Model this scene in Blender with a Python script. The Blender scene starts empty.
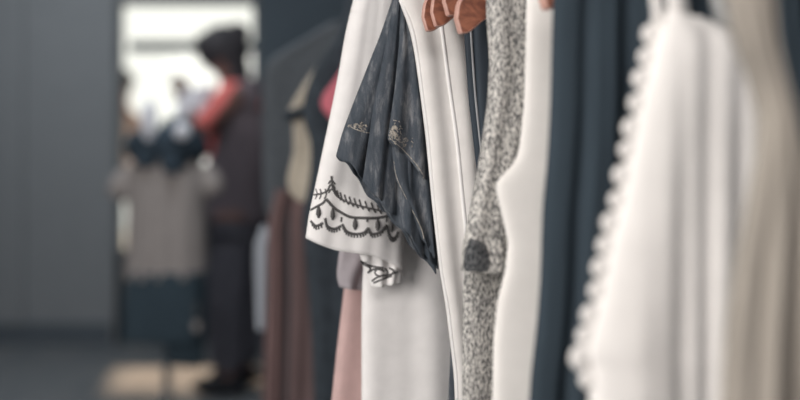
import bpy, bmesh, math, random
from mathutils import Vector, Matrix
from mathutils.bvhtree import BVHTree
random.seed(7)
S = bpy.context.scene
C = S.collection
R = math.radians
PI = math.pi

# ------------------------------------------------------------------ camera
CAMH, FPX, HOR = 1.125, 800 * 50 / 36.0, 140.0
cam = bpy.data.cameras.new('camera'); camo = bpy.data.objects.new('camera', cam); C.objects.link(camo)
camo.location = (0, 0, CAMH); camo.rotation_euler = (R(90), 0, 0)
cam.lens = 50; cam.sensor_width = 36; cam.shift_y = -(200 - HOR) / 800.0
cam.dof.use_dof = True; cam.dof.focus_distance = 1.43; cam.dof.aperture_fstop = 1.5
cam.clip_start = 0.02
S.camera = camo
S.view_settings.view_transform = 'Standard'; S.view_settings.look = 'None'
S.view_settings.gamma = 1; S.view_settings.exposure = 0.12
S.view_settings.use_curve_mapping = False

def P(px, py, Y):                       # a point at distance Y seen at that pixel
    return Vector(((px - 400) / FPX * Y, Y, CAMH - (py - HOR) / FPX * Y))

class Plane:                            # the upright plane in which a garment hangs
    def __init__(s, cx, cy, deg):
        s.c = Vector((cx, cy, 0)); a = R(deg)
        s.d = Vector((math.cos(a), math.sin(a), 0)); s.n = Vector((math.sin(a), -math.cos(a), 0))
    def shift(s, k):
        q = Plane(0, 0, 0); q.c = s.c + s.n * k; q.d = s.d; q.n = s.n; return q
    def px(s, px, py):
        k = (px - 400) / FPX
        u = (k * s.c.y - s.c.x) / (s.d.x - k * s.d.y)
        Y = s.c.y + u * s.d.y
        return P(px, py, Y)
    def u(s, u, py):
        q = s.c + s.d * u
        return Vector((q.x, q.y, CAMH - (py - HOR) / FPX * q.y))

# ------------------------------------------------------------------ materials
def s2l(c):
    return tuple(((v / 255 + .055) / 1.055) ** 2.4 if v > 10 else v / 255 / 12.92 for v in c) + (1,)

def base_mat(name, rough=.9):
    m = bpy.data.materials.new(name); m.use_nodes = True
    nt = m.node_tree; b = nt.nodes['Principled BSDF']
    b.inputs['Roughness'].default_value = rough
    b.inputs['Specular IOR Level'].default_value = .2
    return m, nt, b

def fabric(name, col, var=.10, scale=(40, 40, 40), bump=.15, rough=.92, weave=900, sheen=.0, col2=None):
    m, nt, b = base_mat(name, rough)
    N = nt.nodes.new; L = nt.links.new
    tc = N('ShaderNodeTexCoord'); mp = N('ShaderNodeMapping'); mp.inputs['Scale'].default_value = scale
    L(tc.outputs['Object'], mp.inputs['Vector'])
    no = N('ShaderNodeTexNoise'); no.inputs['Scale'].default_value = 1; no.inputs['Detail'].default_value = 5
    L(mp.outputs[0], no.inputs['Vector'])
    rp = N('ShaderNodeValToRGB'); c = s2l(col)
    c2 = s2l(col2) if col2 else tuple(min(1, v * (1 + var)) for v in c[:3]) + (1,)
    rp.color_ramp.elements[0].position = .35; rp.color_ramp.elements[0].color = tuple(v * (1 - var) for v in c[:3]) + (1,)
    rp.color_ramp.elements[1].position = .65; rp.color_ramp.elements[1].color = c2
    L(no.outputs['Fac'], rp.inputs[0]); L(rp.outputs[0], b.inputs['Base Color'])
    w = N('ShaderNodeTexNoise'); w.inputs['Scale'].default_value = weave; w.inputs['Detail'].default_value = 1
    L(tc.outputs['Object'], w.inputs['Vector'])
    bp = N('ShaderNodeBump'); bp.inputs['Strength'].default_value = bump; bp.inputs['Distance'].default_value = .002
    L(w.outputs['Fac'], bp.inputs['Height']); L(bp.outputs[0], b.inputs['Normal'])
    b.inputs['Sheen Weight'].default_value = sheen
    return m

def heather(name):
    m, nt, b = base_mat(name, .95)
    N = nt.nodes.new; L = nt.links.new
    tc = N('ShaderNodeTexCoord'); mp = N('ShaderNodeMapping'); mp.inputs['Scale'].default_value = (330, 330, 190)
    L(tc.outputs['Object'], mp.inputs['Vector'])
    no = N('ShaderNodeTexNoise'); no.inputs['Scale'].default_value = 1; no.inputs['Detail'].default_value = 3; no.inputs['Roughness'].default_value = .6
    L(mp.outputs[0], no.inputs['Vector'])
    rp = N('ShaderNodeValToRGB'); e = rp.color_ramp.elements
    e[0].position = .34; e[0].color = s2l((88, 88, 89)); e[1].position = .66; e[1].color = s2l((226, 221, 214))
    k = e.new(.46); k.color = s2l((150, 147, 144)); k = e.new(.54); k.color = s2l((190, 186, 181))
    L(no.outputs['Fac'], rp.inputs[0]); L(rp.outputs[0], b.inputs['Base Color'])
    bp = N('ShaderNodeBump'); bp.inputs['Strength'].default_value = .6; bp.inputs['Distance'].default_value = .003
    L(no.outputs['Fac'], bp.inputs['Height']); L(bp.outputs[0], b.inputs['Normal'])
    return m

def worn(name):                         # faded, scratched dark cloth
    m, nt, b = base_mat(name, .9)
    N = nt.nodes.new; L = nt.links.new
    tc = N('ShaderNodeTexCoord'); mp = N('ShaderNodeMapping'); mp.inputs['Scale'].default_value = (90, 60, 22)
    mp.inputs['Rotation'].default_value = (0, R(-18), 0)
    L(tc.outputs['Object'], mp.inputs['Vector'])
    no = N('ShaderNodeTexNoise'); no.inputs['Scale'].default_value = 1; no.inputs['Detail'].default_value = 6; no.inputs['Roughness'].default_value = .65
    L(mp.outputs[0], no.inputs['Vector'])
    rp = N('ShaderNodeValToRGB'); e = rp.color_ramp.elements
    e[0].position = .30; e[0].color = s2l((56, 63, 71)); e[1].position = .78; e[1].color = s2l((150, 150, 152))
    k = e.new(.52); k.color = s2l((78, 83, 90))
    L(no.outputs['Fac'], rp.inputs[0]); L(rp.outputs[0], b.inputs['Base Color'])
    w = N('ShaderNodeTexNoise'); w.inputs['Scale'].default_value = 500
    L(tc.outputs['Object'], w.inputs['Vector'])
    bp = N('ShaderNodeBump'); bp.inputs['Strength'].default_value = .3; bp.inputs['Distance'].default_value = .002
    L(w.outputs['Fac'], bp.inputs['Height']); L(bp.outputs[0], b.inputs['Normal'])
    return m

def wood(name, c1, c2, rough=.45, scale=(6, 60, 60), dist=2.0, spec=.4):
    m, nt, b = base_mat(name, rough)
    N = nt.nodes.new; L = nt.links.new
    b.inputs['Specular IOR Level'].default_value = spec
    tc = N('ShaderNodeTexCoord'); mp = N('ShaderNodeMapping'); mp.inputs['Scale'].default_value = scale
    L(tc.outputs['Object'], mp.inputs['Vector'])
    no = N('ShaderNodeTexNoise'); no.inputs['Scale'].default_value = 1; no.inputs['Detail'].default_value = 4; no.inputs['Distortion'].default_value = dist
    L(mp.outputs[0], no.inputs['Vector'])
    rp = N('ShaderNodeValToRGB'); e = rp.color_ramp.elements
    e[0].position = .3; e[0].color = s2l(c1); e[1].position = .7; e[1].color = s2l(c2)
    L(no.outputs['Fac'], rp.inputs[0]); L(rp.outputs[0], b.inputs['Base Color'])
    return m

def plain(name, col, rough=.6, metal=0):
    m, nt, b = base_mat(name, rough)
    N = nt.nodes.new; L = nt.links.new
    tc = N('ShaderNodeTexCoord'); no = N('ShaderNodeTexNoise'); no.inputs['Scale'].default_value = 12; no.inputs['Detail'].default_value = 4
    L(tc.outputs['Object'], no.inputs['Vector'])
    rp = N('ShaderNodeValToRGB'); c = s2l(col)
    rp.color_ramp.elements[0].color = tuple(v * .93 for v in c[:3]) + (1,); rp.color_ramp.elements[1].color = tuple(min(1, v * 1.07) for v in c[:3]) + (1,)
    L(no.outputs['Fac'], rp.inputs[0]); L(rp.outputs[0], b.inputs['Base Color'])
    b.inputs['Metallic'].default_value = metal
    return m

def glass():
    m = bpy.data.materials.new('clear_glass'); m.use_nodes = True; nt = m.node_tree; nt.nodes.clear()
    N = nt.nodes.new; L = nt.links.new
    t = N('ShaderNodeBsdfTransparent'); t.inputs[0].default_value = (.96, .97, .96, 1)
    g = N('ShaderNodeBsdfGlossy'); g.inputs['Roughness'].default_value = .03
    mx = N('ShaderNodeMixShader'); mx.inputs[0].default_value = .012; o = N('ShaderNodeOutputMaterial')
    L(t.outputs[0], mx.inputs[1]); L(g.outputs[0], mx.inputs[2]); L(mx.outputs[0], o.inputs[0])
    return m

M = dict(
    white=fabric('white_cotton', (236, 232, 230), .03, bump=.12),
    white2=fabric('ivory_jersey', (232, 227, 223), .03, bump=.1),
    white3=fabric('soft_white_cloth', (236, 231, 226), .02, bump=.08),
    lace=fabric('white_lace_cloth', (240, 235, 231), .02, bump=.1),
    lacegrey=fabric('grey_lace', (165, 165, 164), .25, (120, 120, 120), bump=.4),
    thread=fabric('dark_embroidery_thread', (92, 90, 90), .1, bump=.2),
    thread2=fabric('grey_thread', (212, 205, 198), .05, bump=.2),
    worn=worn('faded_dark_cloth'),
    fray=fabric('frayed_pale_threads', (168, 160, 150), .35, (500, 500, 120), bump=.8, weave=500),
    navy=fabric('navy_cloth', (54, 64, 72), .10, (60, 60, 8), bump=.15),
    navy2=fabric('dark_navy_silk', (55, 62, 70), .1, (60, 60, 10), bump=.1, rough=.7),
    greyhighlight=fabric('grey_highlight_cloth', (160, 160, 162), .1, bump=.1),  # pale grey that paints a highlight onto the dark camisole
    knit=heather('heather_grey_knit'),
    sleeve_shade=fabric('sleeve_shade_cloth', (58, 61, 65), .35, (300, 300, 200), bump=.4, col2=(108, 108, 109)),  # dark cloth colour standing in for shade inside the knit sleeve
    beige=fabric('taupe_linen', (156, 148, 139), .12, (60, 60, 6), bump=.2, col2=(172, 163, 153)),
    mauve=fabric('dusty_pink_cotton', (202, 172, 168), .05, bump=.15),
    lilac=fabric('lilac_grey_cotton', (172, 164, 168), .06, bump=.15),
    black=fabric('black_wool', (62, 69, 76), .15, bump=.2),
    tan=fabric('tan_cotton', (190, 180, 165), .08, bump=.15),
    pink=fabric('rose_pink_cotton', (200, 112, 124), .08, bump=.15),
    rust=fabric('rust_brown_cloth', (124, 102, 101), .12, (30, 30, 5), bump=.15),
    rust2=fabric('dull_brown_cloth', (112, 94, 94), .12, (30, 30, 5), bump=.15),
    greycoat=fabric('slate_grey_wool', (92, 97, 103), .08, bump=.2),
    palegrey=fabric('pale_blue_grey_cotton', (190, 195, 204), .05, bump=.15),
    shirt=fabric('grey_marl_cotton', (168, 160, 157), .05, bump=.15),
    skirt=fabric('black_skirt_cloth', (68, 82, 92), .1, bump=.15),
    scarf=fabric('dark_blue_scarf', (62, 74, 85), .2, bump=.3),
    lav=fabric('lavender_white_cotton', (240, 240, 247), .03, bump=.15),
    coral=fabric('coral_cotton', (226, 118, 114), .05, bump=.15),
    plum=fabric('dark_plum_cloth', (110, 101, 107), .1, bump=.15),
    plum2=fabric('dark_slate_trouser_cloth', (104, 103, 112), .12, bump=.15),
    blush=fabric('blush_pink_cotton', (214, 190, 182), .05, bump=.15),
    skin=plain('skin', (196, 150, 130), .6), skin_backlit=plain('backlit_skin', (122, 94, 88), .6),  # the woman's skin is darkened in its colour to look backlit
    hair=fabric('dark_brown_hair', (62, 60, 64), .2, (200, 200, 20), bump=.4, rough=.6),
    shoe=plain('dark_leather', (40, 42, 48), .5),
    eye=plain('dark_eye', (30, 28, 28), .3), lip=plain('lip', (160, 90, 88), .5),
    hang=wood('reddish_hanger_wood', (112, 70, 60), (178, 116, 92), .35, (14, 60, 60)), hang_highlight=wood('hanger_edge_highlight', (196, 148, 134), (214, 172, 158), .4, (14, 60, 60)),  # paler second wood paints edge highlights onto the hanger rims
    steel=plain('brushed_steel', (170, 172, 176), .3, 1), rail=plain('white_steel_tube', (205, 205, 203), .4, .3),
    wall=plain('slate_grey_paint', (134, 138, 142), .8), walldark=plain('charcoal_paint', (82, 92, 101), .8),
    wallside=plain('grey_side_paint', (120, 124, 128), .85), ceil=plain('white_ceiling_paint', (200, 200, 198), .9),
    base=plain('dark_baseboard_paint', (88, 96, 104), .6), door=plain('dark_door_paint', (98, 104, 108), .6),
    floor=wood('dark_floor_boards', (100, 106, 112), (118, 120, 122), .55, (14, 1.6, 14), 1.0, .25),
    pave=plain('pale_paving', (196, 194, 188), .9), glass=glass(), form=plain('form_linen', (150, 146, 140), .8),
)

# ------------------------------------------------------------------ scene helpers
def tag(o, label=None, cat=None, group=None, kind=None):
    for k, v in (('label', label), ('category', cat), ('group', group), ('kind', kind)):
        if v: o[k] = v
    return o

def empty(name, loc, label, cat, group=None):
    o = bpy.data.objects.new(name, None); C.objects.link(o); o.location = loc; o.empty_display_size = .05
    bpy.context.view_layer.update()
    return tag(o, label, cat, group)

def put(name, bm, mat, parent=None, smooth=True, solid=0, label=None):
    me = bpy.data.meshes.new(name)
    bmesh.ops.recalc_face_normals(bm, faces=bm.faces)
    off = Vector(parent.location) if parent and parent.parent is None else Vector((0, 0, 0))
    if parent and parent.parent is not None: off = Vector(parent.parent.location)
    for v in bm.verts: v.co -= off
    bm.to_mesh(me); bm.free(); me.materials.append(mat)
    if smooth:
        for p in me.polygons: p.use_smooth = True
    o = bpy.data.objects.new(name, me); C.objects.link(o); o.parent = parent
    if solid:
        md = o.modifiers.new('thickness', 'SOLIDIFY'); md.thickness = solid; md.offset = 0
    if label: o['label'] = label
    return o

def interp(pts, y):
    if y <= pts[0][1]: return pts[0][0]
    for a, b in zip(pts, pts[1:]):
        if y <= b[1]:
            return a[0] + (b[0] - a[0]) * (y - a[1]) / max(1e-6, b[1] - a[1])
    return pts[-1][0]

def curve_of(pl, pts, m, smooth=2):
    """pts: (px, py) top to bottom -> m+1 points in the plane; entries (('u', v), py) give the place along the plane instead."""
    y0, y1 = pts[0][1], pts[-1][1]; out = []
    if isinstance(pts[0][0], tuple):
        q = [(a[0][1], a[1]) for a in pts]
        return [pl.u(interp(q, y0 + (y1 - y0) * i / m), y0 + (y1 - y0) * i / m) for i in range(m + 1)]
    xs = [interp(pts, y0 + (y1 - y0) * i / m) for i in range(m + 1)]
    for _ in range(smooth):
        xs = [xs[0]] + [(xs[i - 1] + 2 * xs[i] + xs[i + 1]) / 4 for i in range(1, m)] + [xs[-1]]
    return [pl.px(xs[i], y0 + (y1 - y0) * i / m) for i in range(m + 1)]

def U(*a): return [(('u', u), y) for u, y in a]

def sheet(name, mat, pl, Lp, Rp, parent, thick=.02, fold=None, n=48, m=60, solid=.0016, off=0, power=4, backfold=None, label=None, smooth=2, hem=None, groove=None):
    """a hollow flat tube of cloth between two edges, with folds; the hem and the top stay open"""
    if off: pl = pl.shift(off); off = 0
    Lc, Rc = curve_of(pl, Lp, m, smooth), curve_of(pl, Rp, m, smooth)
    bm = bmesh.new(); rows = []
    for j in range(m + 1):
        t = j / m; row = []
        for side in (1, -1):
            for k in range(n + 1):
                if side == -1 and k in (0, n): continue
                s = k / n if side == 1 else 1 - k / n
                s = s * .6 + .4 * (.5 - .5 * math.cos(PI * s))
                prof = max(0, 1 - abs(2 * s - 1) ** power) ** .5
                p = Lc[j].lerp(Rc[j], s)
                if hem: p = p + Vector((0, 0, -hem(s) * t ** 6))
                f = fold(s, t) if fold else 0
                if groove and side == 1:
                    x = 400 + FPX * p.x / p.y
                    for gx, gw, gd in groove:
                        f -= gd * math.exp(-((x - gx) / gw) ** 2) * min(1, .25 + 1.5 * t)
                d = thick * prof + f * prof if side == 1 else -thick * prof + f * .5 * prof
                row.append(bm.verts.new(p + pl.n * (d + off)))
        rows.append(row)
    w = len(rows[0])
    for j in range(m):
        for k in range(w):
            k2 = (k + 1) % w
            bm.faces.new((rows[j][k], rows[j][k2], rows[j + 1][k2], rows[j + 1][k]))
    return put(name, bm, mat, parent, True, solid, label)

def tube_bm(bm, pts, rad, seg=8, caps=True):
    rings = []; n = len(pts)
    for i, p in enumerate(pts):
        a = pts[max(0, i - 1)]; b = pts[min(n - 1, i + 1)]
        d = (b - a).normalized() if (b - a).length > 1e-9 else Vector((0, 0, 1))
        x = d.cross(Vector((0, 1, .13))).normalized(); y = d.cross(x).normalized()
        r = rad[i] if isinstance(rad, (list, tuple)) else rad
        rings.append([bm.verts.new(p + (x * math.cos(2 * PI * k / seg) + y * math.sin(2 * PI * k / seg)) * r) for k in range(seg)])
    for a, b in zip(rings, rings[1:]):
        for k in range(seg): bm.faces.new((a[k], a[(k + 1) % seg], b[(k + 1) % seg], b[k]))
    if caps:
        bm.faces.new(rings[0]); bm.faces.new(rings[-1])

def tube(name, pts, rad, mat, parent, seg=8, label=None):
    bm = bmesh.new(); tube_bm(bm, [Vector(p) for p in pts], rad, seg); return put(name, bm, mat, parent, label=label)

def resample(pts, k=6):
    """Catmull-Rom through pixel points"""
    out = []; n = len(pts)
    for i in range(n - 1):
        p0, p1, p2, p3 = pts[max(0, i - 1)], pts[i], pts[i + 1], pts[min(n - 1, i + 2)]
        for q in range(k):
            t = q / k
            out.append(tuple(.5 * (2 * p1[c] + (p2[c] - p0[c]) * t + (2 * p0[c] - 5 * p1[c] + 4 * p2[c] - p3[c]) * t * t + (3 * p1[c] - p0[c] - 3 * p2[c] + p3[c]) * t ** 3) for c in (0, 1)))
    out.append(tuple(pts[-1])); return out

def bvh(o):
    bpy.context.view_layer.update()
    mw = o.matrix_world
    return BVHTree.FromPolygons([mw @ v.co for v in o.data.vertices], [tuple(p.vertices) for p in o.data.polygons])

def onto(tree, px, py, lift=.0012, fallback=1.5):
    org = Vector((0, 0, CAMH)); d = (P(px, py, 1.0) - org).normalized()
    h = tree.ray_cast(org, d)
    if h[0] is None: return P(px, py, fallback)
    return h[0] - d * lift

def box_bm(bm, lo, hi):
    g = bmesh.ops.create_cube(bm, size=1); lo, hi = Vector(lo), Vector(hi)
    for v in g['verts']: v.co = Vector((lo[i] + (v.co[i] + .5) * (hi[i] - lo[i]) for i in range(3)))
def box(name, lo, hi, mat, parent=None, bevel=0):
    bm = bmesh.new(); box_bm(bm, lo, hi)
    if bevel: bmesh.ops.bevel(bm, geom=bm.edges[:], offset=bevel, segments=2, affect='EDGES')
    return put(name, bm, mat, parent, smooth=False)
def structure(name, boxes, mat):
    bm = bmesh.new()
    for lo, hi in boxes: box_bm(bm, lo, hi)
    return tag(put(name, bm, mat, None, smooth=False), kind='structure')

# ------------------------------------------------------------------ the room
XL, XR, YF, YB, ZC = -2.5, 1.7, -2.6, 6.1, 2.7
DX0, DX1, DZ = (115 - 400) / FPX * YB, (258 - 400) / FPX * YB, 1.90
structure('floor', [((XL - .1, YF - .1, -.1), (XR + .1, YB + .12, 0))], M['floor'])
structure('ceiling', [((XL - .1, YF - .1, ZC), (XR + .1, YB + .12, ZC + .1))], M['ceil'])
structure('wall_back', [((XL, YB, 0), (DX0, YB + .12, ZC)), ((DX0, YB, DZ), (DX1, YB + .12, ZC))], M['wall'])
structure('wall_back_right', [((DX1, YB, 0), (XR, YB + .12, ZC))], M['walldark'])
WY0, WY1, WZ0, WZ1 = -1.9, .3, .7, 2.3      # added, unseen window in the left wall, an opening for the key light
structure('wall_left', [((XL - .1, YF, 0), (XL, WY0, ZC)), ((XL - .1, WY1, 0), (XL, YB, ZC)), ((XL - .1, WY0, 0), (XL, WY1, WZ0)), ((XL - .1, WY0, WZ1), (XL, WY1, ZC))], M['wallside'])
structure('wall_right', [((XR, YF, 0), (XR + .1, YB, ZC))], M['wallside'])
structure('wall_front', [((XL, YF - .1, 0), (XR, YF, ZC))], M['wallside'])
structure('baseboard_back', [((XL, YB - .015, 0), (DX0 - .02, YB, .12)), ((DX1 + .02, YB - .015, 0), (XR, YB, .12))], M['base'])
structure('trim_1', [((P(8, 0, YB).x, YB - .03, .12), (P(24, 0, YB).x, YB, ZC))], M['wall'])
# glazed door: frame, lower panel, transom bar, pane
d = structure('door_1', [((DX0, YB + .02, 0), (DX0 + .03, YB + .08, DZ)), ((DX1 - .03, YB + .02, 0), (DX1, YB + .08, DZ)), ((DX0, YB + .02, DZ - .03), (DX1, YB + .08, DZ)),
     ((DX0, YB + .02, 0), (DX1, YB + .08, .52))], M['door'])
bz = P(0, 46, YB).z
box('glazing_bar', (DX0 + .07, YB + .03, bz - .030), (DX1 - .03, YB + .07, bz + .030), M['door'], d)
box('glass_pane', (DX0 + .03, YB + .048, .52), (DX1 - .03, YB + .054, DZ - .03), M['glass'], d)
w = structure('added_window_1', [((XL - .07, WY0, WZ0), (XL - .03, WY1, WZ0 + .05)), ((XL - .07, WY0, WZ1 - .05), (XL - .03, WY1, WZ1)), ((XL - .07, WY0, WZ0), (XL - .03, WY0 + .05, WZ1)), ((XL - .07, WY1 - .05, WZ0), (XL - .03, WY1, WZ1))], M['door'])  # frame of the added window around the key light
box('glass_pane', (XL - .052, WY0 + .05, WZ0 + .05), (XL - .048, WY1 - .05, WZ1 - .05), M['glass'], w)
structure('sun_blocker', [((-4.2, YB + .13, 2.12), (2, 7.38, 2.16)), ((-4.2, 7.36, 2.04), (2, 7.38, 2.16))], M['walldark'])  # out-of-view slab added to cut the sun patch on the floor
structure('pavement', [((-7, YB + .13, -.15), (5, 14, -.02))], M['pave'])

# ------------------------------------------------------------------ the clothes rack and its hangers
RAIL = lambda Y: .45 - .37 * (Y - .82)
RZ = 1.485
def PL(Y, deg=18): return Plane(RAIL(Y), Y, deg)
a, b = Vector((RAIL(.62), .62, RZ)), Vector((RAIL(1.95), 1.95, RZ))
rk = empty('clothes_rack', (RAIL(1.95), 1.95, 0), 'white steel clothes rail holding the sharp foreground garments', 'clothes rack')
tube('rail', [a, b], .0125, M['rail'], rk, 14)
for e in (a, b):
    tube('post', [(e.x, e.y, 0.03), (e.x, e.y, RZ)], .014, M['rail'], rk, 14)
    q = Vector((.34, .94, 0)).normalized().cross(Vector((0, 0, 1))) * .25
    tube('foot', [(e.x - q.x, e.y - q.y, .018), (e.x + q.x, e.y + q.y, .018)], .016, M['rail'], rk, 12)

def hanger(tip, Y, label, thick=.012, group='wooden hangers on the rail'):
    pl = PL(Y); p0 = pl.px(*tip)
    prof_b = [(0, 0), (.012, .002), (.04, .022), (.10, .052), (.17, .070), (.21, .074)]
    prof_t = [(.21, .118), (.17, .112), (.10, .094), (.04, .066), (.012, .050), (-.002, .038), (-.006, .018)]
    half = resample(prof_b, 4)[:-1] + resample(prof_t, 4)
    right = [(.42 - x, y) for x, y in half if x < .2099]
    poly = half[:len(resample(prof_b, 4)) - 1] + [(.42 - x, y) for x, y in reversed(resample(prof_b, 4))][0:] + [(.42 - x, y) for x, y in reversed(resample(prof_t, 4))] + resample(prof_t, 4)[1:]
    seen, out = set(), []
    for q in poly:
        k = (round(q[0], 4), round(q[1], 4))
        if k in seen: continue
        seen.add(k); out.append(q)
    t = empty('wooden_hanger', p0, label, 'hanger', group)
    bm = bmesh.new(); A = []; B = []
    def bow(x):                                     # the arms curve forward at the ends
        return .022 * ((x - .21) / .21) ** 2
    for x, y in out:
        c = p0 + pl.d * x + Vector((0, 0, y)) + pl.n * bow(x)
        A.append(bm.verts.new(c + pl.n * thick / 2)); B.append(bm.verts.new(c - pl.n * thick / 2))
    bm.faces.new(A); bm.faces.new(B[::-1]); n = len(A)
    for i in range(n): bm.faces.new((A[i], A[(i + 1) % n], B[(i + 1) % n], B[i])).material_index = 1
    o = put('wooden_arms', bm, M['hang'], t, smooth=True)
    o.data.materials.append(M['hang_highlight'])  # rim faces take the painted highlight colour
    md = o.modifiers.new('b', 'BEVEL'); md.width = .0030; md.segments = 4; md.material = 1; md.limit_method = 'ANGLE'; md.angle_limit = R(50); md.harden_normals = True
    c = p0 + pl.d * .21 + Vector((0, 0, .115)); pts = [c]
    dz = RZ + .016 - .0 - c.z
    pts.append(c + Vector((0, 0, dz - .045)))
    hc = Vector((c.x, c.y, RZ - .006))
    for k in range(11):
        an = R(205 - 25 * k)
        pts.append(hc + pl.d * math.cos(an) * .022 + Vector((0, 0, math.sin(an) * .022)))
    tube('hook', pts, .0018, M['steel'], t, 8, 'thin steel hook')
    return t

hanger((420.5, 33), 1.480, 'reddish wooden hanger, leftmost of the hanger tips above the ivory top', .009)
hanger((429, 28.5), 1.464, 'wooden hanger just right of the leftmost hanger tip', .009)
hanger((441, 18), 1.444, 'wooden hanger tip between the broad hanger and the two thin ones', .011)
hanger((453, 35.5), 1.408, 'broad wooden hanger with its flat face lit, beside the grey knit', .013)
hanger((535, 12), 1.21, 'blurred wooden hanger tip above the plain white blouse', .016)

def garment(name, label, cat, Y, hem_z=.55):
    return empty(name, (RAIL(Y), Y, hem_z), label, cat)

def folds(*w):
    """w: (amplitude, cycles, phase, drift, start)"""
    def f(s, t):
        return sum(a * math.sin(2 * PI * (c * s + p + d * t)) * min(1, st + (1 - st) * t) for a, c, p, d, st in w)
    return f
UR = lambda top=-70, sh=-20: U((.06, top), (.20, sh), (.215, 120), (.22, 700))

# --- dusty pink top, far end
Y = 1.74; pl = PL(Y)
g = garment('dusty_pink_top', 'dusty pink top hanging behind the white embroidered tee, only its lower edge showing', 'top', Y)
sheet('body', M['mauve'], pl, [(400, -60), (362, -10), (352, 150), (350, 240), (346, 275), (342, 310), (337, 350), (332, 400), (318, 520)], UR(-60, -10), g, .016, folds((.006, 6, .1, .3, .4)))
sheet('cuff', M['lilac'], pl, [(343, 225), (340, 250), (337, 276), (340, 287)], [(380, 225), (372, 250), (364, 276), (362, 290)], g, .012, folds((.003, 1.3, .2, .6, .6)), n=24, m=16, off=.03, label='lilac grey turned-up cuff')

# --- white tee with embroidered sleeve
Y = 1.65; pl = PL(Y)
tee = garment('embroidered_tee', 'white short-sleeved tee with dark embroidered sleeve hem', 'T-shirt', Y)
sheet('body', M['white'], pl, [(430, -55), (400, -20), (385, 60), (372, 180), (364, 262), (362, 300), (362, 400), (360, 560)], UR(-55, -20), tee, .018,
      folds((.0045, 4, .15, .15, .5), (.0012, 9, .3, -.2, .2)), n=90)
sl = sheet('sleeve', M['white'], pl, [(358, -14), (352, 8), (345.5, 36), (340, 68), (333, 104), (325, 142), (317, 180), (309.5, 214), (306, 238)],
      [(395, -14), (402, 60), (404, 160), (404, 230), (402, 268)], tee, .018, folds((.0022, 1.6, .1, .25, .2), (.0006, 5, .2, .4, .2)), n=40, off=.035, hem=lambda s: .004 * math.sin(7 * s))
T = bvh(sl)
bm = bmesh.new()
for ln in ([(350, 11), (358, 14), (366, 17), (374, 20), (384, 22)],):
    tube_bm(bm, [onto(T, *q, lift=.0001) for q in resample(ln, 5)], .0005, 6)
put('shoulder_seam', bm, M['thread2'], sl)
bm = bmesh.new()
def stitch(line, r=.0015, k=5): tube_bm(bm, [onto(T, *q, lift=.0006) for q in resample(line, k)], r * 1.22, 6)
stitch([(326, 199), (333, 207), (340, 212), (350, 217), (362, 218), (376, 218), (388, 216), (400, 215)], .0017)       # garland
stitch([(326, 199), (323, 203), (318, 206), (311, 210)], .0015)
up = [(332, 186), (335, 194), (341, 199), (350, 203), (360, 206), (372, 209), (384, 211), (398, 210)]
stitch(up, .0012)
for i, (x, y) in enumerate(resample(up, 2)[1:]):
    stitch([(x - 1, y - 6.5), (x + 1, y), (x + 3.5, y + 3.5)], .0011, 2)
stitch([(331.5, 176), (332, 186)], .0014); 
for q in (180, 184, 189): stitch([(328.5, q + 4), (331.5, q), (335, q + 4.5)], .0011, 2)
stitch([(329, 188), (326, 192), (320, 194), (314, 195)], .0012)
for x in (316, 320, 325): stitch([(x, 189), (x + 1.5, 194), (x - .5, 199)], .0010, 2)
for x, y in ((318.5, 212), (332.5, 214), (355, 224), (377.5, 225), (391, 226)):                                       # drops
    tube_bm(bm, [onto(T, x, y - 6), onto(T, x, y - 2), onto(T, x, y + 2), onto(T, x, y + 6)], [.0009, .0030, .0036, .0012], 8)
sc = [[(311, 221), (316, 226), (323, 223)], [(325, 218), (327, 226), (334, 229), (341, 226)], [(342, 224), (346, 231), (354, 234), (363, 233), (368, 228)],
      [(368, 228), (372, 234), (380, 232), (386, 225)], [(386, 225), (389, 236), (394, 238), (398, 232)]]
for ar in sc:
    stitch(ar, .0016, 4)
    for (x, y) in resample(ar, 3)[1:-1]: stitch([(x, y), (x + .3, y + 3.8)], .0011, 2)
for x0 in (341, 367, 386): stitch([(x0, 222), (x0 + .5, 217)], .0012, 2)
put('embroidery', bm, M['thread'], sl, label='dark garland embroidery')
fo = sheet('sleeve_hem_fold', M['white'], pl, [(360, 254), (364, 268), (372, 287)], [(400, 250), (402, 262), (399, 282)], tee, .012, folds((.004, 2.5, .1, .6, .8)), n=24, m=16, off=.03, label='crumpled far side of the sleeve hem')
T2 = bvh(fo); bm = bmesh.new()
for ln in ([(360, 261), (368, 265), (376, 267), (383, 268)], [(368, 272), (376, 269), (384, 271)], [(372, 281), (380, 276), (389, 275), (397, 272)], [(374, 283), (383, 279), (392, 276)], [(384, 268), (388, 272), (386, 276)], [(363, 264), (370, 268), (368, 273)], [(378, 268), (375, 273), (380, 277)], [(389, 268), (394, 271), (391, 275)]):
    tube_bm(bm, [onto(T2, *q, lift=.0006, fallback=1.52) for q in resample(ln, 4)], .0016, 6)
put('embroidery', bm, M['thread'], fo)

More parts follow.
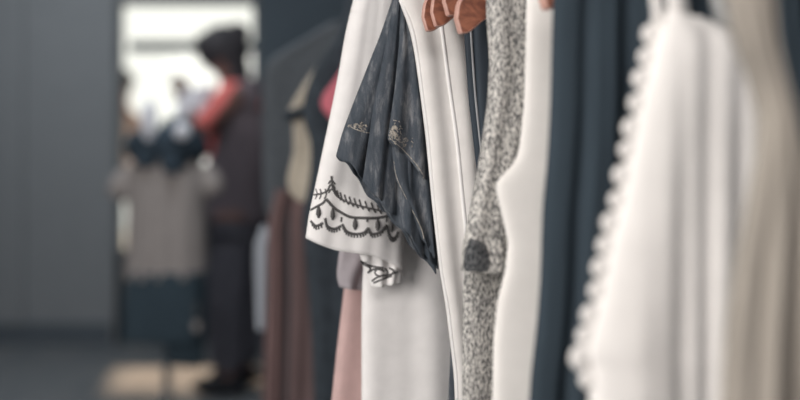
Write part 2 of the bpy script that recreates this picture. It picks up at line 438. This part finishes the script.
# --- faded dark shirt with ragged sleeve
Y = 1.585; pl = PL(Y)
g = garment('faded_dark_shirt', 'faded dark blue-grey shirt with ragged pleated sleeve', 'shirt', Y)
sheet('body', M['worn'], pl, [(425, -60), (412, -10), (416, 40), (430, 120), (440, 200), (446, 270), (450, 310), (451.5, 345), (449.5, 380), (448, 420), (446, 560)], UR(-60, -10), g, .014, folds((.005, 7, 0, .2, .4)), n=80)
def rag(s, t):
    e = t ** 1.3
    return e * (.010 * math.sin(2 * PI * (2.4 * s + .08)) + .0035 * math.sin(2 * PI * (4.3 * s + .2 + .3 * t)) + .0012 * math.sin(2 * PI * (9 * s + .7 * t)))
sv = sheet('sleeve', M['worn'], pl, [(398, -30), (393, 0), (382, 32), (366, 72), (351, 110), (343, 131), (336.5, 153)], [(404, -30), (406, 0), (418, 60), (427, 130), (433, 200), (438, 272)], g, .012, rag, n=110, m=80, off=.032,
      hem=lambda s: .004 * math.sin(2 * PI * 2.4 * s + 2) + .002 * math.sin(2 * PI * 7 * s))
p2 = sheet('sleeve_pleat', M['worn'], pl, [(398, -20), (393, 10), (384, 55), (373, 112), (363, 181)], [(405, -20), (407, 10), (416, 60), (425, 130), (436, 274)], g, .006,
      lambda s, t: t * (.007 * math.sin(2 * PI * (1.9 * s + .05)) + .002 * math.sin(2 * PI * (5 * s + .4 * t))), n=70, m=70, off=.046, hem=lambda s: .003 * math.sin(2 * PI * 3 * s))
p3 = sheet('sleeve_pleat', M['worn'], pl, [(402, -10), (400, 40), (395, 90), (388, 139)], [(406, -10), (409, 20), (418, 70), (424, 120), (426, 180)], g, .005,
      lambda s, t: t * (.004 * math.sin(2 * PI * (1.4 * s + .1))), n=40, m=50, off=.058, hem=lambda s: .003 * math.sin(2 * PI * 1.5 * s))
p4 = sheet('sleeve_pleat', M['worn'], pl, [(402, 60), (399, 100), (392, 150), (396, 180), (408, 205), (422, 240)], [(414, 60), (420, 100), (427, 150), (431, 200), (434, 258)], g, .005,
      lambda s, t: t * (.004 * math.sin(2 * PI * (1.2 * s + .1))), n=40, m=50, off=.053)
T = bvh(p3); bm = bmesh.new()
def frays(c, n, sp, ln, ang):
    for _ in range(n):
        x = c[0] + random.gauss(0, sp[0]); y = c[1] + random.gauss(0, sp[1]); an = ang + random.gauss(0, .5); l = ln * random.uniform(.5, 1.2)
        dx, dy = math.cos(an) * l, math.sin(an) * l
        tube_bm(bm, [onto(T, x + dx * k / 3 + random.gauss(0, .4), y + dy * k / 3 + random.gauss(0, .4), .0008, 1.5) for k in range(4)], .00055, 5)
frays((392.5, 131), 90, (2.8, 4.8), 3.0, 1.0); frays((402, 141), 22, (5, 3), 2.4, .8); put('frayed_patch', bm, M['fray'], g, label='pale frayed patch on the sleeve pleat'); bm = bmesh.new(); T = bvh(sv); frays((359.5, 126), 26, (4.2, 1.8), 2.2, .3)
put('frayed_patch', bm, M['fray'], sv, label='pale frayed threads')
bm = bmesh.new()
for TT, ln in ((bvh(p3), [(389.5, 138), (400, 147), (411, 158), (419, 168), (424, 178)]), (T, [(348, 125), (355, 129), (364, 132), (370, 133)]), (bvh(p4), [(394, 160), (397.5, 179), (409.5, 204), (421, 228), (425, 244)])):
    q_ = resample(ln, 6); tube_bm(bm, [onto(TT, *q, lift=.0003, fallback=1.5) for q in q_], [.0005 + .0005 * abs(math.sin(k * 1.7)) for k in range(len(q_))], 6)
put('worn_seam', bm, M['fray'], sv, label='pale worn seam line')

# --- ivory sleeveless top with piped edges
Y = 1.51; pl = PL(Y)
g = garment('ivory_top', 'ivory sleeveless top with curved piped front edges', 'top', Y)
CL = [(420, -60), (394, -30), (398.5, 0), (409, 25), (415, 52), (421.5, 100), (426.5, 140), (432, 200), (440, 270), (446, 305), (451, 345), (454.5, 375), (455.5, 400), (457, 560)]
cb = sheet('body', M['white2'], pl, CL, UR(-60, -30), g, .016, folds((.006, 8, .1, .1, .5)), n=110, m=80, power=6)
T = bvh(cb)
bm = bmesh.new()
edge = [(CL[i][0] + 2.2, CL[i][1]) for i in range(2, 13)]
tube_bm(bm, [onto(T, *q, lift=-.0005) for q in resample(edge, 6)], .0030, 8)
put('edge_piping', bm, M['white'], g, label='rounded white piping')
bm = bmesh.new(); tube_bm(bm, [onto(T, *q, lift=-.0002) for q in resample([(q[0] + 9.0, q[1]) for q in CL[2:13]], 6)], .0009, 6); put('seam', bm, M['thread2'], g)
bm = bmesh.new(); ln = [(438, -10), (441, 20), (446, 60), (450, 90), (457, 140), (462, 190), (466, 230), (468, 270)]
tube_bm(bm, [onto(T, *q, lift=-.0008) for q in resample(ln, 6)], .0032, 8); put('edge_piping', bm, M['white'], g, label='rounded white piping')

# --- two dark narrow garments between the ivory top and the knit
Y = 1.458; pl = PL(Y)
g = garment('charcoal_camisole', 'narrow dark camisole with painted grey highlight beside the ivory top', 'camisole', Y)
b0 = sheet('body', M['navy2'], pl, [(463, -20), (464.5, 30), (469, 100), (476, 160), (486, 240), (490, 560)], U((.10, -20), (.15, 100), (.18, 560)), g, .008, folds((.002, 4, 0, .1, .5)), n=60)
T = bvh(b0); bm = bmesh.new()
tube_bm(bm, [onto(T, *q, lift=0) for q in resample([(470, 18), (471.5, 40), (475, 90), (479, 130), (483, 165)], 6)], .0019, 8); put('edge_highlight', bm, M['greyhighlight'], g, label='painted grey highlight')  # thin tube painting a grey highlight along the cloth
Y = 1.43; pl = PL(Y)
g = garment('navy_camisole', 'plain navy camisole hanging right behind the grey knit', 'camisole', Y)
sheet('body', M['navy2'], pl, [(474, -20), (474.5, 30), (478, 100), (482, 150), (490, 240), (494, 560)], U((.10, -20), (.15, 100), (.18, 560)), g, .008, folds((.003, 5, .2, .1, .5)), n=60)

# --- heather grey knit
Y = 1.365; pl = PL(Y)
g = garment('grey_knit_sweater', 'heather grey knitted sweater with slim twisted sleeve', 'sweater', Y)
sheet('body', M['knit'], pl, [(505, -60), (492, -20), (492, 100), (488, 170), (476, 235), (465, 262), (463.5, 300), (463, 400), (462, 560)], UR(-60, -20), g, .013, folds((.004, 6, .1, .1, .4)), n=80)
sl = sheet('sleeve', M['knit'], pl, [(487, -25), (488, 20), (491, 60), (489, 100), (480, 165), (471, 212), (463, 250), (462.5, 271)], [(540, -25), (536, 60), (530, 120), (517, 170), (511, 205), (514, 240), (514, 274)], g, .016, folds((.002, 1.5, .1, .2, .5)), n=40, m=70, off=.028)
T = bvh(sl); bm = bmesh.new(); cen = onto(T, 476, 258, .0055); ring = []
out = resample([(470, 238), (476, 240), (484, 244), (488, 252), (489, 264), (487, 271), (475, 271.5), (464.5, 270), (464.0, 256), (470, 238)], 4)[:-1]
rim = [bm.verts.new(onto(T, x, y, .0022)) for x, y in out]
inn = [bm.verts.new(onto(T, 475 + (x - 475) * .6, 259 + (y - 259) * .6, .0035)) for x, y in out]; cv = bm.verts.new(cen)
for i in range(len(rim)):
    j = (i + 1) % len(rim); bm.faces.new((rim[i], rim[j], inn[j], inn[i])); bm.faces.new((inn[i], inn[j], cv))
put('sleeve_opening_shade', bm, M['sleeve_shade'], sl, label='dark patch painted as shade at the sleeve end')  # dark patch laid over the knit, painting the shade of its opening

# --- plain white blouse
Y = 1.275; pl = PL(Y)
g = garment('white_blouse', 'plain white blouse between the grey knit and the navy dress', 'blouse', Y)
sheet('body', M['white3'], pl, [(560, -60), (530, -25), (527, 0), (526, 60), (524, 110), (519.5, 150), (516, 160), (508, 171), (497.5, 181), (496.5, 190), (502, 213), (508.5, 242), (506, 270), (498, 302), (494, 342), (493, 400), (491, 560)],
      UR(-60, -25), g, .022, folds((.003, 5, .55, .08, .5)), n=90, m=170, power=3, smooth=1)

# --- navy dress
Y = 1.15; pl = PL(Y)
g = garment('navy_dress', 'long navy dress behind the white lace dress', 'dress', Y, .45)
sheet('body', M['navy'], pl, [(600, -75), (556, -30), (553, 15), (551, 100), (548, 160), (543, 210), (541, 280), (537, 330), (531, 380), (529, 420), (524, 620)], U((.08, -75), (.21, -30), (.235, 120), (.25, 700)), g, .022,
      folds((.007, 9.5, .05, .12, .6), (.003, 21, .2, .1, .4)), n=140, m=60)

# --- white lace dress
Y = .985; pl = PL(Y, 16)
g = garment('white_lace_dress', 'white strappy dress with scalloped lace edge', 'dress', Y, .40)
HL = [(657, 12), (653, 40), (646, 70), (640, 100), (630, 150), (620, 200), (608, 245), (600, 290), (588, 335), (584, 352), (590, 368), (591, 400), (592, 620)]
hb = sheet('body', M['lace'], pl, HL, [(704, 24), (742, 40), (762, 58), (773, 95), (779, 160), (795, 300), (806, 620)], g, .020,
      folds((.002, 2.6, .62, .02, .4)), n=150, m=170, power=4, smooth=1, groove=[(672, 11, .005), (697, 9, .0045), (729, 10, .009), (648, 14, .002)])
bm = bmesh.new(); path = resample(HL[:-1] , 12); acc = 0; last = path[0]; k = 0
def lobe(px, py, r):
    c = pl.px(px, py); n1 = 12
    g_ = bmesh.ops.create_uvsphere(bm, u_segments=14, v_segments=8, radius=1)
    for v in g_['verts']:
        x, y, z = v.co; v.co = c + pl.d * x * r * 1.15 + Vector((0, 0, y * r)) + pl.n * (z * .0035 + .002)
for q in path[1:]:
    acc += math.hypot(q[0] - last[0], q[1] - last[1]); last = q
    if acc >= 21.5:
        acc = 0; k += 1; big = 1.25 if 335 < q[1] < 372 else 1.0
        if abs(q[1] - 366) > 5: lobe(q[0] - 2, q[1], .0095 * big * (1.0 if k % 2 else .9))
put('scalloped_lace_edge', bm, M['lace'], g, label='scalloped lace edging')
def strap(name, pts, w, mat, lab=None):
    bm = bmesh.new(); f = []; b_ = []
    for x, y in resample(pts, 5):
        c = pl.px(x, y); wd = pl.d * w / 2
        f.append((bm.verts.new(c - wd + pl.n * .010), bm.verts.new(c + wd + pl.n * .010)))
    for (a0, a1), (b0, b1) in zip(f, f[1:]): bm.faces.new((a0, a1, b1, b0))
    return put(name, bm, mat, g, True, .003, lab)
strap('shoulder_strap', [(655, 22), (651, 0), (652, -30), (668, -75)], .011, M['lace'])
strap('shoulder_strap', [(676, 28), (671, 4), (672, -30), (676, -75)], .018, M['lace'])
strap('lace_strap', [(726, 46), (722, 20), (716, -5), (708, -40), (704, -75)], .026, M['lacegrey'], 'grey sheer lace strap')

# --- taupe garment, nearest
Y = .83; pl = PL(Y, 14)
g = garment('taupe_cardigan', 'out-of-focus taupe cardigan, nearest garment beside the white lace dress', 'cardigan', Y, .40)
sheet('body', M['beige'], pl, [(735, -80), (730, -20), (733, 15), (742, 45), (757, 80), (766, 115), (762, 150), (750, 200), (738, 260), (728, 330), (723, 400), (716, 640)],
      [(764, -80), (768, -20), (771, 50), (780, 95), (796, 145), (825, 220), (840, 300), (850, 640)], g, .016, folds((.006, 3.2, .1, .3, .4), (.003, 7, .4, -.2, .4)), n=80, m=70, power=3)

# ------------------------------------------------------------------ second rack, out of focus
R2X = lambda Y: -.02 - .12 * (Y - 2.4)
def PL2(Y): return Plane(R2X(Y), Y, 8)
def g2(name, label, cat, Y, z): return empty(name, (R2X(Y), Y, z), label, cat)
bk = empty('clothes_rack', (R2X(3.4), 3.4, 0), 'second steel clothes rail further back holding the blurred dark clothes', 'clothes rack')
rz2 = 1.62
tube('rail', [(R2X(2.2), 2.2, rz2), (R2X(3.4), 3.4, rz2)], .0125, M['steel'], bk, 12)
for y in (2.2, 3.4):
    x = R2X(y) + (.12 if y < 3 else 0)
    tube('post', [(R2X(y), y, .02), (R2X(y), y, rz2)], .014, M['steel'], bk, 12)
    tube('foot', [(R2X(y) - .18, y, .018), (R2X(y) + .2, y, .018)], .016, M['steel'], bk, 10)
Y = 2.42; pl = PL2(Y); g = g2('rose_pink_top', 'rose pink top peeking out beside the white tee sleeve, blurred', 'top', Y, 1.1)
sheet('body', M['pink'], pl, [(362, -10), (350, 40), (342, 70), (331, 84), (322, 96), (319, 106), (327, 116), (338, 126), (346, 200), (350, 320)], U((.06, -10), (.15, 40), (.17, 320)), g, .02, folds((.006, 3, 0, .2, .5)), n=40, m=70)
Y = 2.52; pl = PL2(Y); g = g2('black_jacket', 'black jacket hanging behind the white tee sleeve, blurred', 'jacket', Y, .6)
sheet('body', M['black'], pl, [(350, -10), (338, 36), (316, 66), (305, 92), (302, 120), (312, 140), (310, 180), (302, 215), (306, 260), (312, 340), (316, 460)], U((.10, -10), (.2, 30), (.22, 460)), g, .03, folds((.01, 4, .1, .1, .4)), n=50)
Y = 2.64; pl = PL2(Y); g = g2('tan_blouse', 'tan blouse with draped sleeve left of the black jacket, blurred', 'blouse', Y, .95)
sheet('body', M['tan'], pl, [(322, 60), (308, 78), (294, 100), (288, 112), (293, 124), (294, 150), (287, 180), (290, 194), (300, 202)], U((.12, 60), (.18, 100), (.18, 202)), g, .025, folds((.012, 6, .1, .4, .6)), n=50)
tube('cuff_band', [pl.px(*q) + pl.n * .03 for q in ((284, 119), (291, 115), (299, 112), (308, 110))], .012, M['black'], g, 10, 'dark cuff band')
Y = 2.82; pl = PL2(Y); g = g2('brown_skirt', 'dull brown skirt hanging below the tan blouse, blurred', 'skirt', Y, .3)
sheet('body', M['rust2'], pl, [(304, 190), (298, 230), (296, 300), (292, 400), (290, 470)], U((.12, 190), (.15, 260), (.2, 470)), g, .03, folds((.02, 5, .3, .05, .6)), n=60)
Y = 2.95; pl = PL2(Y); g = g2('rust_brown_trousers', 'rust brown trousers hanging right of the plum-clad woman, blurred', 'trousers', Y, .25)
sheet('leg', M['rust'], pl, [(276, 190), (268, 225), (266, 300), (263, 400), (262, 470)], [(292, 190), (285, 225), (286, 300), (284, 400), (282, 470)], g, .03, folds((.008, 2, .1, .1, .5)), n=30)
sheet('leg', M['rust'], pl, [(292, 192), (290, 225), (291, 300), (288, 400), (287, 470)], [(318, 192), (312, 225), (312, 300), (310, 400), (308, 470)], g, .02, folds((.006, 2, .4, .1, .5)), n=30)
Y = 3.1; pl = PL2(Y); g = g2('slate_grey_coat', 'long slate grey coat filling the space behind the woman, blurred', 'coat', Y, .35)
sheet('body', M['greycoat'], pl, [(330, 22), (300, 42), (266, 58), (262, 90), (263, 200), (272, 235), (275, 330), (276, 430)], U((.05, 22), (.22, 40), (.25, 430)), g, .03, folds((.010, 4, .1, .1, .4)), n=60)
Y = 3.2; pl = PL2(Y); g = g2('pale_grey_scarf', 'narrow pale grey scarf hanging between woman and brown trousers', 'scarf', Y, .5)
sheet('cloth', M['palegrey'], pl, [(262, 226), (255, 244), (255, 270), (257, 330)], [(276, 226), (270, 244), (269, 270), (269, 330)], g, .012, folds((.006, 2, 0, .5, .6)), n=20, m=30)

# ------------------------------------------------------------------ people
def skin_obj(name, nodes, edges, mat, parent, sub=2, label=None, root=0):
    me = bpy.data.meshes.new(name)
    off = Vector(parent.location) if parent else Vector((0, 0, 0))
    me.from_pydata([Vector(n[0]) - off for n in nodes], edges, [])
    o = bpy.data.objects.new(name, me); C.objects.link(o); o.parent = parent
    md = o.modifiers.new('skin', 'SKIN'); md.use_smooth_shade = True
    for i, n in enumerate(nodes):
        r = n[1] if isinstance(n[1], tuple) else (n[1], n[1])
        me.skin_vertices[0].data[i].radius = r
        me.skin_vertices[0].data[i].use_root = (i == root)
    ms = o.modifiers.new('sub', 'SUBSURF'); ms.levels = sub; ms.render_levels = sub
    me.materials.append(mat)
    if label: o['label'] = label
    return o

class Body:
    def __init__(s): s.n = []; s.e = []; s.k = {}
    def add(s, key, co, r, to=None):
        s.n.append((Vector(co), r)); s.k[key] = len(s.n) - 1
        if to is not None: s.e.append((s.k[to], s.k[key]))
    def hand(s, key, wrist, d, side):
        """palm, four unequal fingers and a thumb, slightly curled"""
        w = s.n[s.k[wrist]][0]; d = Vector(d).normalized(); sd = Vector(side); sd = (sd - d * sd.dot(d)).normalized(); nn = d.cross(sd)
        s.add(key, w + d * .05, (.026, .030), wrist)
        for i, l in enumerate((.070, .078, .072, .056)):
            o = sd * (.027 - .018 * i); b = w + d * .075 + o
            s.add(f'{key}{i}a', b, .009, key)
            s.add(f'{key}{i}b', b + d * l * .5 + nn * .008, .0082, f'{key}{i}a')
            s.add(f'{key}{i}c', b + d * l * .85 + nn * .026, .007, f'{key}{i}b')
        s.add(f'{key}ta', w + d * .03 + sd * .034, .010, key); s.add(f'{key}tb', w + d * .062 + sd * .054 + nn * .012, .009, f'{key}ta')

def ball(bm, c, r, sc=(1, 1, 1), u=20, v=14):
    g_ = bmesh.ops.create_uvsphere(bm, u_segments=u, v_segments=v, radius=r)
    for q in g_['verts']: q.co = Vector((q.co.x * sc[0], q.co.y * sc[1], q.co.z * sc[2])) + Vector(c)

# woman facing left, head bowed
Yw = 5.0
W = lambda x, y, dy=0: P(x, y, Yw) + Vector((0, dy, 0))
wo = empty('person', (W(234, 390).x, Yw, 0), 'woman with pinned-up dark hair, coral sleeve and dark plum clothes, head bowed', 'person')
B = Body()
B.add('pelvis', W(236, 222), (.11, .14)); B.add('waist', W(238, 190), (.10, .125), 'pelvis'); B.add('chest', W(241, 135), (.115, .15), 'waist')
B.add('neckbase', W(238, 95), (.06, .07), 'chest'); B.add('neck', W(231, 80), .05, 'neckbase'); B.add('head', W(222, 62), (.075, .068), 'neck')
B.add('crown', W(222, 45), (.085, .075), 'head'); B.add('top', W(224, 36), (.055, .055), 'crown')
B.add('jaw', W(213, 68), (.035, .04), 'head'); B.add('nose', W(203.5, 60), .011, 'head')
for sd, dy in (('near', -.17), ('far', .17)):
    B.add('sh' + sd, W(240, 97, dy * .9), .058, 'neckbase')
    B.add('el' + sd, W(206 if sd == 'near' else 200, 134, dy * 1.15), .040, 'sh' + sd)
    wx = (196, 104) if sd == 'near' else (189, 117)
    B.add('wr' + sd, W(wx[0], wx[1], dy * .7), .027, 'el' + sd)
    B.hand('hand' + sd, 'wr' + sd, (-.35, 0, .6), (-1, 0, -.3))
    hx = 0 if sd == 'near' else 5
    B.add('hip' + sd, W(234 + hx, 240, dy * .55), .095, 'pelvis'); B.add('knee' + sd, W(229 + hx * 2, 312, dy * .6), .060, 'hip' + sd)
    B.add('ank' + sd, W(232 + hx * 2, 376, dy * .6), .038, 'knee' + sd); B.add('toe' + sd, W(216 + hx * 2, 388, dy * .7), .030, 'ank' + sd)
skin_obj('body', B.n, B.e, M['skin_backlit'], wo, 2)
g_ = lambda k: B.n[B.k[k]][0]
up = Body()
up.add('c', g_('chest'), (.125, .16)); up.add('n', g_('neckbase') + Vector((0, 0, -.01)), (.075, .085), 'c'); up.add('w', g_('waist'), (.11, .135), 'c')
for sd in ('near', 'far'):
    up.add('s' + sd, g_('sh' + sd) + Vector((-.01, 0, 0)), .055, 'n'); up.add('e' + sd, g_('el' + sd) + Vector((0, 0, .015)), .046, 's' + sd)
up.add('hem', W(231, 222), (.14, .17), 'w')
skin_obj('coral_top', up.n, up.e, M['coral'], wo, 2, 'coral top with long sleeves')
ve = Body()
ve.add('c', g_('chest') + Vector((.02, 0, -.02)), (.150, .150)); ve.add('w', g_('waist') + Vector((-.02, 0, 0)), (.145, .165), 'c'); ve.add('h', W(232, 215), (.15, .175), 'w'); ve.add('k', W(231, 226), (.155, .18), 'h')
ve.add('t', W(249, 112), (.085, .14), 'c'); ve.add('t2', W(250, 92), (.055, .12), 't')
for dy in (-.16, .16): ve.add('a%g' % dy, W(252, 98, dy), (.07, .07), 't2')
skin_obj('long_vest', ve.n, ve.e, M['plum'], wo, 2, 'dark plum long vest')
tr = Body(); tr.add('p', g_('pelvis'), (.125, .15))
for sd in ('near', 'far'):
    tr.add('h' + sd, g_('hip' + sd), .108, 'p'); tr.add('k' + sd, g_('knee' + sd), .092, 'h' + sd); tr.add('a' + sd, g_('ank' + sd) + Vector((0, 0, .02)), .082, 'k' + sd)
skin_obj('trousers', tr.n, tr.e, M['plum2'], wo, 2, 'dark wide trousers')
for sd in ('near', 'far'):
    bm = bmesh.new(); c = (g_('ank' + sd) + g_('toe' + sd)) / 2; ball(bm, (c.x, c.y, .045), 1, (.125, .048, .045)); put('shoe', bm, M['shoe'], wo)
bm = bmesh.new()
ball(bm, W(224, 49), 1, (.118, .095, .112)); ball(bm, W(209, 45), 1, (.068, .08, .060)); ball(bm, W(234, 58), 1, (.06, .085, .085)); ball(bm, W(239, 34), 1, (.05, .055, .05)); ball(bm, W(236, 27), .022, (1, 1, 1.2))
ball(bm, W(227, 35), 1, (.065, .07, .045)); ball(bm, W(238, 74), 1, (.055, .08, .10)); ball(bm, W(206, 50), 1, (.045, .07, .06))
put('hair', bm, M['hair'], wo)
for dy in (-.034, .034):
    bm = bmesh.new(); ball(bm, W(206.5, 55, dy), .011, (.6, 1, .7), 10, 8); put('eye', bm, M['eye'], wo)
    bm = bmesh.new(); ball(bm, W(224, 62, dy * 2.15), 1, (.018, .008, .03), 10, 8); put('ear', bm, M['skin_backlit'], wo)
bm = bmesh.new(); ball(bm, W(206.5, 67), 1, (.008, .02, .007), 10, 8); put('mouth', bm, M['lip'], wo)
# the pale garment in her hands
pl = Plane(W(190, 100).x, 4.86, 0)
hg = empty('folded_garment', pl.px(192, 122), 'pale lavender garment held up in the woman\'s hands', 'garment')
sheet('cloth', M['lav'], pl, [(182, 92), (178, 104), (172, 121)], [(214, 84), (212, 100), (206, 119)], hg, .03, folds((.01, 2.5, .2, .3, .8)), n=24, m=20)

# passer-by in blush pink, beyond the door
Yp = 7.1
Q = lambda x, y, dy=0: P(x, y, Yp) + Vector((0, dy, 0))
pe = empty('person', (Q(106, 315).x, Yp, -.02), 'dark-haired passer-by in blush pink blouse standing outside the glass door', 'person')
B = Body()
B.add('pelvis', Q(98, 214), (.11, .11)); B.add('waist', Q(109, 178), (.115, .1), 'pelvis'); B.add('chest', Q(118, 142), (.13, .105), 'waist'); B.add('nb', Q(120, 113), .06, 'chest')
B.add('neck', Q(120, 104), .045, 'nb'); B.add('head', Q(120, 90), (.07, .075), 'neck'); B.add('crown', Q(120, 79), (.075, .08), 'head'); B.add('nose', Q(131, 90, -.02), .011, 'head')
for i, sx in enumerate((-24, 16)):
    k = str(i); B.add('s' + k, Q(120 + sx, 122), .05, 'nb'); B.add('e' + k, Q(120 + sx * 1.2, 158), .038, 's' + k); B.add('w' + k, Q(117 + sx * 1.1, 188, -.08), .026, 'e' + k)
    B.hand('hd' + k, 'w' + k, (.1, -.2, -1), (1 if i == 0 else -1, 0, 0))
    B.add('h' + k, Q(97 + sx * .35, 225), .08, 'pelvis'); B.add('k' + k, Q(96 + sx * .25, 270), .055, 'h' + k); B.add('a' + k, Q(96 + sx * .25, 306), .038, 'k' + k); B.add('t' + k, Q(100 + sx * .25, 314, -.06), .028, 'a' + k)
skin_obj('body', B.n, B.e, M['skin'], pe, 2); g_ = lambda k: B.n[B.k[k]][0]
up = Body(); up.add('c', g_('chest'), (.15, .12)); up.add('n', g_('nb') + Vector((0, 0, -.02)), .075, 'c'); up.add('w', g_('waist'), (.15, .12), 'c'); up.add('h', g_('pelvis') + Vector((0, 0, .06)), (.13, .13), 'w')
for k in '01': up.add('s' + k, g_('s' + k), .065, 'n'); up.add('e' + k, g_('e' + k), .062, 's' + k)
skin_obj('blouse', up.n, up.e, M['blush'], pe, 2, 'blush pink blouse')
tr = Body(); tr.add('p', g_('pelvis'), (.13, .12))
for k in '01': tr.add('h' + k, g_('h' + k), .092, 'p'); tr.add('k' + k, g_('k' + k), .07, 'h' + k); tr.add('a' + k, g_('a' + k), .06, 'k' + k)
skin_obj('trousers', tr.n, tr.e, M['greycoat'], pe, 2, 'grey trousers')
bm = bmesh.new(); ball(bm, Q(119, 80), 1, (.088, .098, .085)); ball(bm, Q(113, 92, .03), 1, (.06, .08, .12)); ball(bm, Q(127, 80, .0), 1, (.05, .08, .05)); put('hair', bm, M['hair'], pe)
for dx in (-2.5, 5): 
    bm = bmesh.new(); ball(bm, Q(125 + dx, 88, -.07), .010, (1, .6, .7), 10, 8); put('eye', bm, M['eye'], pe)
bm = bmesh.new(); ball(bm, Q(127, 97, -.06), 1, (.018, .008, .006), 10, 8); put('mouth', bm, M['lip'], pe)

# ------------------------------------------------------------------ dressed display form
Ym = 4.4; pl = Plane(P(167, 0, Ym).x, Ym, 0)
D = lambda x, y, dy=0: P(x, y, Ym) + Vector((0, dy, 0))
mq = empty('display_mannequin', (D(167, 0).x, Ym, 0), 'display mannequin in grey T-shirt, dark scarf and black skirt', 'mannequin')
f = Body(); f.add('b', D(167, 300), (.13, .10)); f.add('w', D(167, 235), (.115, .085), 'b'); f.add('c', D(167, 190), (.135, .09), 'w'); f.add('s', D(167, 168), (.09, .06), 'c'); f.add('n', D(167, 140), .045, 's'); f.add('t', D(167, 126), .045, 'n')
skin_obj('torso_form', f.n, f.e, M['form'], mq, 2)
sheet('t_shirt', M['shirt'], pl, [(150, 150), (134, 160), (127, 185), (129, 210), (128, 245), (126, 278)], [(184, 150), (200, 162), (208, 185), (206, 210), (207, 245), (207, 276)], mq, .115, folds((.008, 4, .1, .1, .5)), n=50, m=40, label='grey short-sleeved T-shirt')
sv2 = Body(); sv2.add('a', D(138, 168), (.05, .06)); sv2.add('b', D(124, 184), (.055, .06), 'a'); sv2.add('c', D(114, 200), (.05, .055), 'b')
skin_obj('t_shirt_sleeve', sv2.n, sv2.e, M['shirt'], mq, 2)
sv2 = Body(); sv2.add('a', D(196, 168), (.05, .06)); sv2.add('b', D(209, 182), (.055, .06), 'a'); sv2.add('c', D(219, 195), (.052, .055), 'b')
skin_obj('t_shirt_sleeve', sv2.n, sv2.e, M['shirt'], mq, 2)
sheet('skirt', M['skirt'], pl, [(129, 270), (125, 300), (123, 338)], [(207, 270), (207, 300), (206, 340)], mq, .12, folds((.012, 6, .1, .1, .5)), n=50, m=20, label='black skirt')
sheet('skirt_underlayer', M['skirt'], pl, [(166, 300), (165, 330), (166, 362)], [(205, 300), (205, 330), (204, 366)], mq, .05, folds((.01, 3, .1, .1, .5)), n=24, m=16)
s_ = Body()
ringn = 10
for i in range(ringn):
    a = 2 * PI * i / ringn
    s_.add(i, D(167 + 28 * math.cos(a), 147 - 10 * math.sin(a) * .4, -.095 * math.sin(a)), (.074, .066), i - 1 if i else None)
s_.e.append((0, ringn - 1))
s_.add('l1', D(152, 160, -.12), .060, 7); s_.add('l2', D(152, 168, -.12), .035, 'l1'); s_.add('r1', D(183, 163, -.13), .062, 8); s_.add('r2', D(182, 173, -.13), .034, 'r1')
s_.add('u1', D(175, 130, -.03), (.095, .07), 'r1')
s_.add('u2', D(198, 130, .0), (.065, .06), 'u1')
sf = skin_obj('scarf', s_.n, s_.e, M['scarf'], mq, 2, 'bunched dark scarf')
bm = bmesh.new(); ball(bm, D(157, 121, -.14), 1, (.032, .03, .082)); put('scarf_end', bm, M['lav'], mq, label='pale lavender scarf end')
bm = bmesh.new(); ball(bm, D(190, 131, -.16), 1, (.033, .026, .034)); put('scarf_knot', bm, M['lav'], mq, label='pale lavender knot')
bm = bmesh.new(); tube_bm(bm, [D(201, 300, -.1), D(201, 314, -.1)], .002, 6); ball(bm, D(201, 322, -.1), 1, (.014, .004, .022)); put('price_tag', bm, M['shirt'], mq, label='small pale price tag')
tube('stand_pole', [(D(167, 0).x, Ym, .03), D(167, 305)], .016, M['steel'], mq, 12)
bm = bmesh.new(); bmesh.ops.create_cone(bm, cap_ends=True, segments=40, radius1=.17, radius2=.15, depth=.03)
for v in bm.verts: v.co += Vector((D(167, 0).x, Ym, .015))
put('stand_base', bm, M['steel'], mq, smooth=False)

# ------------------------------------------------------------------ light
def area(name, loc, target, size, power, col):
    l = bpy.data.lights.new(name, 'AREA'); l.shape = 'RECTANGLE'; l.size, l.size_y = size; l.energy = power; l.color = col
    o = bpy.data.objects.new(name, l); C.objects.link(o); o.location = loc
    o.rotation_euler = (Vector(target) - Vector(loc)).to_track_quat('-Z', 'Y').to_euler()
    return o
area('added_key_light', (XL + .03, (WY0 + WY1) / 2, 1.5), (.0, 1.1, 1.1), (2.0, 1.5), 92, (1, .958, .935))  # soft key lamp added just inside the unseen window
area('fill_light', (.1, -.6, ZC - .05), (.2, .6, 0), (1.2, 1.2), 32, (1, .96, .94))  # unseen fill lamp added to lift the foreground whites
area('fill_light', (-1.7, 4.9, ZC - .05), (-1.7, 4.9, 0), (.6, .6), 15, (.92, .97, 1))  # unseen cool fill added to brighten the left back wall
area('fill_light', (-.7, 3.5, ZC - .05), (-.7, 3.5, 0), (.6, .6), 14, (.88, .95, 1))  # unseen fill added for the fronts of mannequin and woman
sun = bpy.data.lights.new('sun', 'SUN'); sun.energy = 3.3; sun.angle = R(5); sun.color = (1, .70, .48)
so = bpy.data.objects.new('sun', sun); C.objects.link(so); so.rotation_euler = Vector((.115, -.64, -.545)).to_track_quat('-Z', 'Y').to_euler()
wd = bpy.data.worlds.new('world'); S.world = wd; wd.use_nodes = True
bg = wd.node_tree.nodes['Background']; bg.inputs[0].default_value = (1, .985, .92, 1); bg.inputs[1].default_value = 1.15
